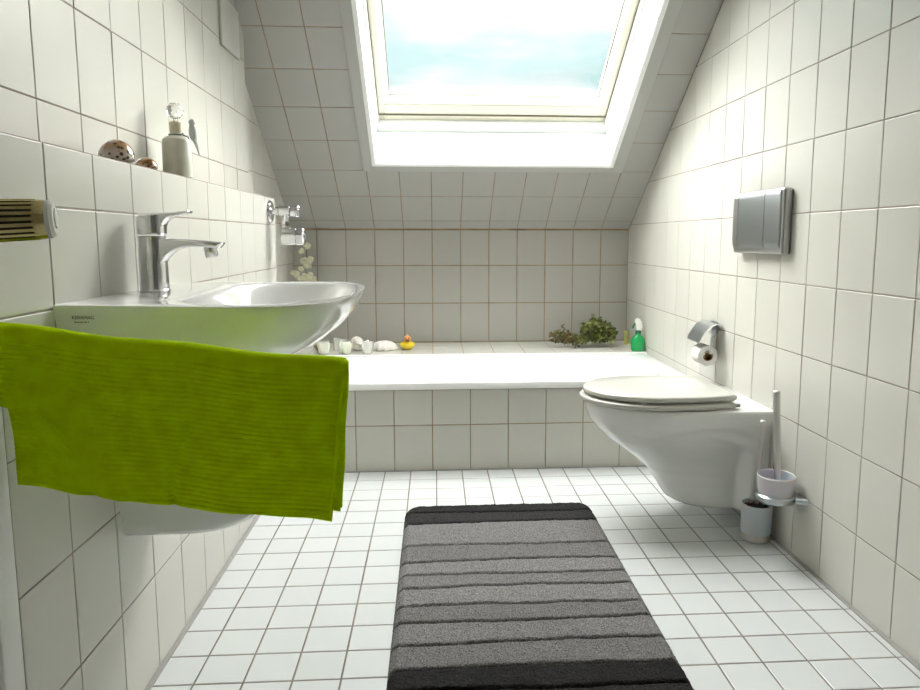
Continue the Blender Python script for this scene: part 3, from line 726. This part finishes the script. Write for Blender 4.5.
# large pale scallop-like shell with a wavy skirt
b = MB(); rg = []
for i in range(13):
    t_ = i/12; ring = []
    for k in range(56):
        a = 2*PI*k/56; fl = 1+.10*math.cos(9*a)*t_; r_ = math.sin(t_*PI/2)
        ring.append((.062*r_*fl*math.cos(a), .038*r_*fl*math.sin(a), .044*math.cos(t_*PI/2)**.9*(1+.10*math.cos(9*a)*t_)+.004+.003*abs(math.sin(4.5*a))*t_))
    rg.append(ring)
ri = [[(x*.93, y*.93, z-.004) for x, y, z in r] for r in rg[::-1]]
b.loft(rg+ri); mz = min(v[2] for v in b.v); b.v = [(v[0], v[1], v[2]-mz) for v in b.v]
o = b.build('scallop_shell', 'coral', origin=(0, 0, 0), smooth=70); o.location = (-1.292, 3.46, LE); o.rotation_euler = (0, 0, R(8)); tag(o, 'large ribbed pale seashell lying left of the rubber duck', 'shell')

dx, dy = -1.176, 3.47
dk = thing('rubber_duck', 'yellow rubber duck on the bath ledge', 'toy duck', (dx, dy, LE))
b = MB(); b.ell((dx, dy, LE+.023), .033, .036, .023); b.ell((dx, dy+.030, LE+.034), .012, .014, .010, mtx=Matrix.Rotation(R(30), 3, 'X')); b.build('duck_body', 'duck', dk)
b = MB(); b.ell((dx, dy-.012, LE+.056), .0185, .0185, .0175); b.ell((dx, dy-.010, LE+.074), .005, .006, .006, 12, 8); b.build('duck_head', 'duck_head', dk)
b = MB(); b.ell((dx, dy-.032, LE+.053), .010, .009, .004, 14, 8); b.ell((dx, dy-.031, LE+.049), .009, .007, .003, 14, 8); b.build('beak', 'duck_beak', dk)
for s_ in (-1, 1): b = MB(); b.ell((dx+s_*.0085, dy-.0275, LE+.061), .0032, .002, .0038, 10, 6); b.build('eye', 'black', dk)
for s_ in (-1, 1): b = MB(); b.ell((dx+s_*.031, dy+.006, LE+.025), .006, .020, .012, 14, 8); b.build('wing', 'duck', dk)

# bunch of dried greenery
gx, gy = -.250, 3.50
gb = thing('herb_bunch', 'dried olive green bunch of leafy twigs lying on the bath ledge', 'plant', (gx, gy, LE))
q = random.Random(9)
stems = MB(); lv = MB()
def leaf(mb, p, d, s, mi):
    d = d.normalized(); side = d.cross(Vector((q.uniform(-1, 1), q.uniform(-1, 1), q.uniform(-1, 1)))).normalized(); n = d.cross(side)
    w = s*.36
    P_ = [p, p+d*s*.35+side*w, p+d*s*.75+side*w*.8, p+d*s, p+d*s*.75-side*w*.8, p+d*s*.35-side*w, p+d*s*.35+n*s*.12, p+d*s*.75+n*s*.10]
    P_ = [Vector((a.x, a.y, max(a.z, LE+.001))) for a in P_]
    k = .0006
    top = [a[:] for a in P_]; bot = [(a-n*k)[:] for a in P_]
    fs = [(0, 1, 6), (1, 2, 7, 6), (2, 3, 7), (0, 6, 5), (6, 7, 4, 5), (7, 3, 4)]
    mb.add(top+bot, fs+[tuple(i+8 for i in f[::-1]) for f in fs]+[(a_, a_+8, (b_)+8, b_) for a_, b_ in ((0, 1), (1, 2), (2, 3), (3, 4), (4, 5), (5, 0))], mi)
root = Vector((-.115, gy, LE+.040))
for k in range(62):      # twigs of the main clump
    a = q.uniform(-1, 1); e = q.uniform(0, 1)
    end = Vector((gx+.025+.115*a*(1-.55*e), gy+q.uniform(-.055, .055), LE+.012+.118*e*(1-.25*abs(a))+.016*q.random()))
    mid = (root+end)/2+Vector((0, q.uniform(-.02, .02), .02)); mid.z = max(mid.z, LE+.01)
    pts = [root.lerp(mid, t_/3) if t_ < 3 else mid.lerp(end, (t_-3)/3) for t_ in range(7)]
    stems.tube(pts, [.0022, .002, .0018, .0016, .0014, .0011, .0008], 5)
    for i in range(2, 7):
        for r_ in range(7):
            d = Vector((q.uniform(-1, 1), q.uniform(-1, 1), q.uniform(-.5, 1)))
            leaf(lv, pts[i]+Vector((q.uniform(-.01, .01),)*3), d, q.uniform(.014, .026), 0 if q.random() < .62 else 1)
for k in range(15):       # sprays trailing to the left
    ln = q.uniform(.09, .185); p = Vector((gx-.04, gy-.01, LE+.03)); end = Vector((gx-.04-ln, gy+q.uniform(-.05, .03), LE+q.uniform(.010, .11)*(1.5-ln*5.6)+.010))
    pts = [p.lerp(end, t_/7)+Vector((0, 0, .006*math.sin(t_*1.1+k))) for t_ in range(8)]
    stems.tube(pts, [.0016-.00012*i for i in range(8)], 5)
    for i in range(1, 8):
        for r_ in range(4):
            leaf(lv, pts[i], Vector((q.uniform(-1, .6), q.uniform(-.8, .8), q.uniform(-.6, 1))), q.uniform(.012, .020), 2 if q.random() < .4 else (1 if q.random() < .6 else 0))
stems.build('twig', 'stem', gb); o = lv.build('foliage', ['leaf', 'leaf_dark', 'leaf_red'], gb, smooth=0)
# ochre candle stubs beside the bunch
for i, (x, y, h, r, lab) in enumerate([(-.034, 3.58, .072, .0125, 'ochre candle stub in the corner just left of the spray bottle'), (-.100, 3.62, .078, .009, 'slim ochre candle stub against the right side of the herb bunch')]):
    c = thing('candle', lab, 'candle', (x, y, LE))
    b = MB(); b.lathe([(0, 0), (r, 0), (r*1.02, .002), (r, h-.003), (r*.8, h), (0, h-.002)], (x, y, LE), cap=False); b.build('wax', 'bamboo', c)
    b = MB(); b.tube([(x, y, LE+h-.003), (x, y, LE+h+.006)], .0008, 6); b.build('wick', 'wick', c)
# spray bottle
sx, sy = -.0365, 3.362
sb = thing('spray_bottle', 'small green spray bottle with a white trigger head in the right corner of the ledge', 'spray bottle', (sx, sy, LE))
b = MB(); b.loft([rsec((sx, sy, LE+z), X, Y, a, w, 28, .75) for z, a, w in [(0, .030, .022), (.004, .033, .024), (.040, .034, .025), (.058, .031, .023), (.070, .022, .018), (.078, .013, .013), (.090, .012, .012)]]); b.build('bottle_body', 'green_pet', sb)
b = MB(); b.lathe([(.0145, .086), (.0145, .100), (.012, .103)], (sx, sy, LE)); b.build('collar', 'green_dark', sb)
b = MB(); b.loft([rsec((sx+dx_, sy, LE+z), Vector((1, 0, tl)).normalized(), Y, a, .009, 16, .7) for dx_, z, a, tl in [(.004, .100, .012, 0), (.006, .115, .016, .2), (.002, .135, .018, .5), (-.006, .150, .015, .8), (-.012, .158, .008, .9)]]); b.build('spray_head', 'plastic_white', sb)
b = MB(); b.tube([(sx-.010, sy, LE+.138), (sx-.019, sy, LE+.132), (sx-.026, sy, LE+.120), (sx-.027, sy, LE+.112)], [.005, .0052, .0045, .003], 10); b.build('trigger', 'green_dark', sb)

# ------------------------------------------------------------------ toilet
TYc = 2.215
tl = thing('toilet', 'white wall-hung ceramic toilet with closed lid on the right wall', 'toilet', (0, TYc, .07))
def ss(a, b_, x):
    t_ = min(1, max(0, (x-a)/(b_-a))); return t_*t_*(3-2*t_)
prof = [(.052, -.232, .112), (.055, -.255, .122), (.065, -.273, .126), (.085, -.287, .126), (.12, -.308, .122), (.16, -.335, .121), (.20, -.380, .132), (.235, -.430, .148), (.27, -.478, .163), (.30, -.508, .172), (.33, -.530, .178), (.36, -.543, .182), (.378, -.548, .184), (.386, -.546, .183), (.389, -.538, .178)]
fine = []
for i in range(len(prof)-1):
    (za, xa, ha), (zb_, xb, hb) = prof[i], prof[i+1]; m_ = max(1, int((zb_-za)/.007))
    for k in range(m_): fine.append((za+(zb_-za)*k/m_, xa+(xb-xa)*k/m_, ha+(hb-ha)*k/m_))
fine.append(prof[-1])
b = MB(); rings = []
for z, xf, hw in fine:
    pts = []; Lx = -xf; n = 60
    side = []
    for i in range(n+1):
        th_ = (i/n); x = Lx*math.sin(th_*PI/2) if False else Lx*(1-(1-th_)**1.7)
        t_ = x/Lx
        e = 1.0 if t_ < .42 else max(0.0, 1-((t_-.42)/.58)**2.25)**.52
        w = hw*e
        fl = .168-.006*ss(.3, .07, z)      # flange against the wall
        xa = .050+.20*ss(.24, .335, z)**1.6; k = 1-ss(xa, xa+.035, x)
        # under the rim the flank is recessed between the wall flange and the bowl
        zt_ = .338-.10*max(0, (x-.20)/.3)**1.5; rec = ss(zt_, zt_-.016, z)*ss(.040+.05*ss(.27, .335, z)**2, .062+.07*ss(.26, .335, z)**2, x)*ss(.48, .30, x)*.006
        w2 = max(w-rec, 0); w = w2+(max(fl, w2)-w2)*k if z < .345 else max(w, .168) if x < .25 else w
        side.append((-x, w))
    pts = [(x, TYc-w, z) for x, w in side]+[(x, TYc+w, z) for x, w in side[-2::-1]]
    rings.append(pts)
b.loft(rings); b.build('toilet_bowl', 'ceramic', tl, smooth=60)
def egg(x0, xf, hw, z, n=26):
    side = []; Lx = x0-xf
    for i in range(n+1):
        t_ = math.sin(i/n*PI/2); x = x0-Lx*t_
        e = (1-.16*(1-t_/.45)**2) if t_ < .45 else max(0, 1-((t_-.45)/.55)**2.3)**.52
        side.append((x, hw*e))
    return [(x, TYc-w, z) for x, w in side]+[(x, TYc+w, z) for x, w in side[-2::-1]]
def slab(mb, x0, xf, hw, z0, z1, r):
    mb.loft([egg(x0-.004, xf+.005, hw-.005, z0), egg(x0-.001, xf+.001, hw-.001, z0+r*.5), egg(x0, xf, hw, z0+r), egg(x0, xf, hw, z1-r), egg(x0-.002, xf+.002, hw-.002, z1-r*.4), egg(x0-.007, xf+.007, hw-.007, z1), egg(x0-.06, xf+.10, hw-.08, z1+.003)])
b = MB(); slab(b, -.108, -.563, .187, .3935, .4105, .004); b.build('seat', 'seat', tl, smooth=50)
b = MB(); slab(b, -.104, -.552, .179, .4165, .4345, .005); b.build('lid', 'seat', tl, smooth=50)
for yy in (-.155, .155):
    for xx in (-.40,): b = MB(); b.box(xx-.008, xx+.008, TYc+yy-.006, TYc+yy+.006, .3885, .4135, bev=.002); b.build('bumper', 'plastic_white', tl)
for yy in (-.075, .075):
    b = MB(); b.lathe([(.009, -.024), (.0095, -.020), (.0095, .020), (.009, .024)], (-.097, TYc+yy, .407), axis='Y', n=16); b.tube([(-.097, TYc+yy, .386), (-.097, TYc+yy, .402)], .008, 12); b.build('hinge', 'satin_dark', tl)
b = MB(); b.lathe([(.0065, 0), (.0065, .012), (.005, .014)], (-.108, TYc-.150, .402), axis='X', n=12); b.build('hinge_pin', 'satin_dark', tl)

# ------------------------------------------------------------------ flush plate
fp = thing('flush_plate', 'satin chrome dual flush plate on the right wall above the toilet', 'flush plate', (0, 2.15, .965))
y0, y1, z0, z1 = 1.982, 2.315, .868, 1.062
b = MB(); b.box(-.030, .0, y0, y1, z0, z1, bev=.008)
b.build('plate_housing', 'satin_dark', fp)
b = MB()
def face(mb, ya, yb, bulge=.004):
    # front skin: flat upper part, chamfered lower band
    rg = []
    for z, d in [(z0+.006, .026), (z0+.030, .0345), (z0+.038, .0350), (z1-.020, .0350), (z1-.008, .0335), (z1-.004, .030)]:
        rg.append([(-.024, ya, z), (-d, ya, z), (-d, ya+.002, z), (-d, yb-.002, z), (-d, yb, z), (-.024, yb, z)])
    mb.loft(rg)
b = MB(); face(b, 2.276, y1-.004); b.build('end_strip', 'satin_dark', fp)
b = MB(); face(b, 2.092, 2.272); b.build('large_button', 'satin', fp)
b = MB(); face(b, y0+.012, 2.088); b.build('small_button', 'satin', fp)
b = MB(); b.box(-.0352, -.0345, 2.0885, 2.0915, z0+.040, z1-.012); b.build('button_gap', 'black', fp)

# ------------------------------------------------------------------ toilet roll holder and roll
hy = 2.50
hd = thing('toilet_roll_holder', 'satin chrome toilet roll holder with cover flap on the right wall', 'toilet roll holder', (0, hy, .60))
b = MB(); b.box(-.008, 0, hy-.020, hy+.020, .558, .612, bev=.003)
b.tube([(-.006, hy-.012, .575), (-.030, hy-.066, .573), (-.046, hy-.074, .555), (-.046, hy-.074, .505)], .0045, 10); b.tube([(-.046, hy-.074, .505), (-.046, hy+.055, .505)], .0045, 10); b.build('arm', 'satin', hd)
b = MB(); rg = []
path = [(-.004, .604), (-.030, .608), (-.052, .600), (-.070, .578), (-.084, .552), (-.088, .542)]
for y_ in (hy-.068, hy+.055):
    pass
rings = []
for (x, z) in path: rings.append([(x, hy-.070, z), (x, hy+.055, z), (x-.0005, hy+.055, z-.0022), (x-.0005, hy-.070, z-.0022)])
b.loft(rings); b.build('cover_flap', 'satin', hd)
b = MB(); b.tube([(-.030, hy-.072, .607), (-.046, hy-.072, .600), (-.055, hy-.072, .586), (-.052, hy-.072, .576)], .003, 8); b.build('hook', 'plastic_white', hd)
b = MB(); Ri, Ro = .019, .037
b.lathe([(Ri, -.048), (Ro-.001, -.048), (Ro, -.046), (Ro, .022), (Ro-.001, .024), (Ri, .024), (Ri, -.048)], (-.046, hy, .490), axis='Y', n=48, cap=False)
ro = thing('toilet_roll', 'white toilet paper roll with brown core on the holder', 'toilet roll', (-.046, hy, .490))
b.build('paper', 'paper', ro)
b = MB(); b.lathe([(Ri-.0015, -.0485), (Ri, -.0485), (Ri, .0245), (Ri-.0015, .0245), (Ri-.0015, -.0485)], (-.046, hy, .490), axis='Y', n=40, cap=False); b.build('cardboard_core', 'card', ro)

# ------------------------------------------------------------------ toilet brushes
cx_, cy_ = -.058, 1.995
fb = thing('toilet_brush_set', 'toilet brush in a frosted cup with steel foot on the floor by the right wall', 'toilet brush', (cx_, cy_, 0))
b = MB(); b.lathe([(0, 0), (.0405, 0), (.042, .002), (.042, .020), (.041, .022), (0, .022)], (cx_, cy_, 0), cap=False, n=40); b.build('steel_foot', 'steel', fb)
b = MB(); b.lathe([(0, .022), (.043, .022), (.0440, .025), (.0450, .108), (.0445, .112), (.0425, .112), (.0420, .030), (0, .028)], (cx_, cy_, 0), cap=False, n=40); b.build('frosted_cup', 'frost', fb)
b = MB(); b.tube([(cx_, cy_, .06), (cx_-.001, cy_, .135), (cx_+.003, cy_, .25), (cx_+.006, cy_, .368)], [.0065, .0065, .0068, .0078], 16); b.ell((cx_+.006, cy_, .369), .0078, .0078, .003, 14, 6); b.build('brush_handle', 'steel', fb)
b = MB(); q = random.Random(2)
b.lathe([(.004, .045), (.020, .05), (.022, .104), (.010, .112)], (cx_, cy_, 0), n=24)
for k in range(420):
    a = q.random()*6.28; z = q.uniform(.050, .108); r_ = q.uniform(.026, .038); p = Vector((cx_+.012*math.cos(a), cy_+.012*math.sin(a), z)); e = Vector((cx_+r_*math.cos(a+.1), cy_+r_*math.sin(a+.1), z+q.uniform(-.004, .008)))
    b.tube([p, e], .0009, 3)
b.build('bristles', 'bristle', fb)

wx, wy = -.066, 1.87
wbs = thing('wall_toilet_brush', 'toilet brush in a pale glass bowl held by a chrome bracket on the right wall', 'toilet brush', (0, wy, .19))
b = MB(); b.lathe([(0, .172), (.036, .172), (.043, .178), (.047, .190), (.049, .212), (.051, .236), (.0525, .243), (.050, .246), (.0475, .244), (.044, .215), (.040, .190), (0, .182)], (wx, wy, 0), cap=False, n=40); b.build('glass_bowl', 'frost', wbs)
b = MB()
ring = []
for k in range(49):
    a = 2*PI*k/48; ring.append((wx+.050*math.cos(a), wy+.050*math.sin(a), .183))
rg = []
for k in range(48):
    a = 2*PI*k/48; c, s_ = math.cos(a), math.sin(a)
    rg.append([(wx+r_*c, wy+r_*s_, z) for r_, z in [(.0450, .174), (.0530, .172), (.0555, .178), (.0555, .188), (.0500, .192), (.0485, .186)]])
rg.append(rg[0]); b.loft(rg, cap0=False, cap1=False)
b.loft([rsec((x, y_, .181), Y, Z, w, h, 16) for x, y_, w, h in [(-.030, wy-.030, .018, .007), (-.012, wy-.040, .017, .008), (-.001, wy-.042, .020, .010)]]); b.build('bracket', 'satin', wbs)
b = MB(); b.tube([(wx+.006, wy, .19), (wx+.003, wy, .25), (wx-.006, wy, .38), (wx-.012, wy, .488)], [.0085, .0088, .0092, .0095], 18); b.ell((wx-.012, wy, .488), .0095, .0095, .003, 14, 6); b.build('brush_handle', 'steel', wbs)
b = MB(); b.tube([(wx+.014, wy+.050, .183), (wx+.018, wy+.045, .30), (wx+.022, wy+.043, .36)], .0022, 8); b.build('support_wire', 'black', wbs)

# ------------------------------------------------------------------ bath rug
RX0, RX1, RYa, RYb = -1.140, -.515, 1.205, 2.275
grooves = [1.293, 1.365, 1.455, 1.543, 1.617, 1.707, 1.774, 1.854, 1.955, 2.117, 2.199]
tones = [.026, .024, .166, .190, .172, .212, .190, .214, .168, .184, .036, .026]
M['rug'] = m = mat('grey_striped_pile', (.2, .2, .2), 1.0, spec=0.1); t_ = m.node_tree; bs = t_.nodes['Principled BSDF']
at = t_.nodes.new('ShaderNodeAttribute'); at.attribute_name = 'pile_tone'
tcn = t_.nodes.new('ShaderNodeTexCoord'); nz = t_.nodes.new('ShaderNodeTexNoise'); nz.inputs['Scale'].default_value = 300; nz.inputs['Detail'].default_value = 3; t_.links.new(tcn.outputs['Object'], nz.inputs['Vector'])
mr = t_.nodes.new('ShaderNodeMapRange'); mr.inputs['From Min'].default_value = .25; mr.inputs['From Max'].default_value = .75; mr.inputs['To Min'].default_value = .30; mr.inputs['To Max'].default_value = 1.7; t_.links.new(nz.outputs['Fac'], mr.inputs['Value'])
mx = t_.nodes.new('ShaderNodeMix'); mx.data_type = 'RGBA'; mx.blend_type = 'MULTIPLY'; mx.inputs[0].default_value = 1
t_.links.new(at.outputs['Color'], mx.inputs[6]); t_.links.new(mr.outputs[0], mx.inputs[7]); t_.links.new(mx.outputs[2], bs.inputs['Base Color'])
bp = t_.nodes.new('ShaderNodeBump'); bp.inputs['Strength'].default_value = .9; bp.inputs['Distance'].default_value = .005; t_.links.new(nz.outputs['Fac'], bp.inputs['Height']); t_.links.new(bp.outputs[0], bs.inputs['Normal'])
nx, ny = 200, 420
vs = []; tn = []; fs = []
ed = [RYa]+grooves+[RYb]
q = random.Random(6)
gph = [q.uniform(0, 6) for _ in ed]
def corner(x, y, r=.055):
    """pull grid points of the square corner onto the rounded one"""
    cx = min(max(x, RX0+r), RX1-r); cy = min(max(y, RYa+r), RYb-r)
    if (x < RX0+r or x > RX1-r) and (y < RYa+r or y > RYb-r):
        dx_, dy_ = x-cx, y-cy; mxx = max(abs(dx_), abs(dy_)); d = math.hypot(dx_, dy_)
        if d > 0: k = mxx/d; return cx+dx_*k, cy+dy_*k
    return x, y
for j in range(ny+1):
    y = RYa+(RYb-RYa)*j/ny
    for i in range(nx+1):
        x = RX0+(RX1-RX0)*i/nx
        px_, py_ = corner(x, y)
        # stripe and distance to its groove (the grooves wander a little)
        best = 9; si = 0
        for k, e in enumerate(ed):
            ee = e+(.0035*math.sin(x*9+gph[k])+.004*noise.noise(Vector((x*14, k*3.1, 0))) if 0 < k < len(ed)-1 else 0)
            if py_ > ee: si = k
            if 0 < k < len(ed)-1: best = min(best, abs(py_-ee))
        si = min(si, len(tones)-1)
        edge = min(px_-RX0, RX1-px_, py_-RYa, RYb-py_)
        de = min(i, nx-i)*(RX1-RX0)/nx; dj = min(j, ny-j)*(RYb-RYa)/ny; de = min(de, dj)
        h = .024*min(1, (max(de, 0)/.018))**.5
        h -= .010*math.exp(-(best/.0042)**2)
        h += .0022*noise.noise(Vector((px_*260, py_*260, 0)))+.0016*noise.noise(Vector((px_*60, py_*60, 5)))+.001*noise.noise(Vector((px_*14, py_*14, 9)))
        if de <= 0: h = 0.002
        vs.append((px_+.0012*noise.noise(Vector((px_*300, py_*300, 40))), py_+.0012*noise.noise(Vector((px_*300, py_*300, 80))), max(h, .002)))
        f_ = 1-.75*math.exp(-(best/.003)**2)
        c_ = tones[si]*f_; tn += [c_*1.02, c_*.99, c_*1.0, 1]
for j in range(ny):
    for i in range(nx):
        a = j*(nx+1)+i; fs.append((a, a+1, a+nx+2, a+nx+1))
k = len(vs); border = [i for i in range(nx+1)]+[j*(nx+1)+nx for j in range(1, ny+1)]+[ny*(nx+1)+i for i in range(nx-1, -1, -1)]+[j*(nx+1) for j in range(ny-1, 0, -1)]
for i in border: vs.append((vs[i][0], vs[i][1], .0005)); tn += [.05, .05, .05, 1]
nb = len(border)
for i in range(nb): a, b_ = border[i], border[(i+1) % nb]; fs.append((a, k+i, k+(i+1) % nb, b_))
fs.append(tuple(k+i for i in range(nb)))
me = bpy.data.meshes.new('bath_rug'); me.from_pydata(vs, [], fs)
ca_ = me.color_attributes.new('pile_tone', 'FLOAT_COLOR', 'POINT'); ca_.data.foreach_set('color', tn)
me.polygons.foreach_set('use_smooth', [True]*len(me.polygons))
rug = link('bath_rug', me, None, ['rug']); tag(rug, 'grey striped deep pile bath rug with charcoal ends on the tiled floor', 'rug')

# pieces that belong to a part rather than straight to the thing
def sub(child, parent, n=99):
    for root in [o for o in COL.objects if o.type == 'EMPTY']:
        ps = [c for c in root.children if c.name.split('.')[0] == parent]
        cs = [c for c in root.children if c.name.split('.')[0] == child]
        for c in cs:
            if ps: c.parent = ps[-1]
bpy.context.view_layer.update()
for c_, p_ in (('knob_cap', 'knob'), ('trigger', 'spray_head'), ('beak', 'duck_head'), ('eye', 'duck_head'), ('pane', 'window_sash'), ('glazing_seal', 'window_sash'),
               ('aerator', 'spout'), ('end_cap', 'thermostat_body'), ('hem', 'outer_fold'), ('hinge_pin', 'lid')):
    sub(c_, p_)
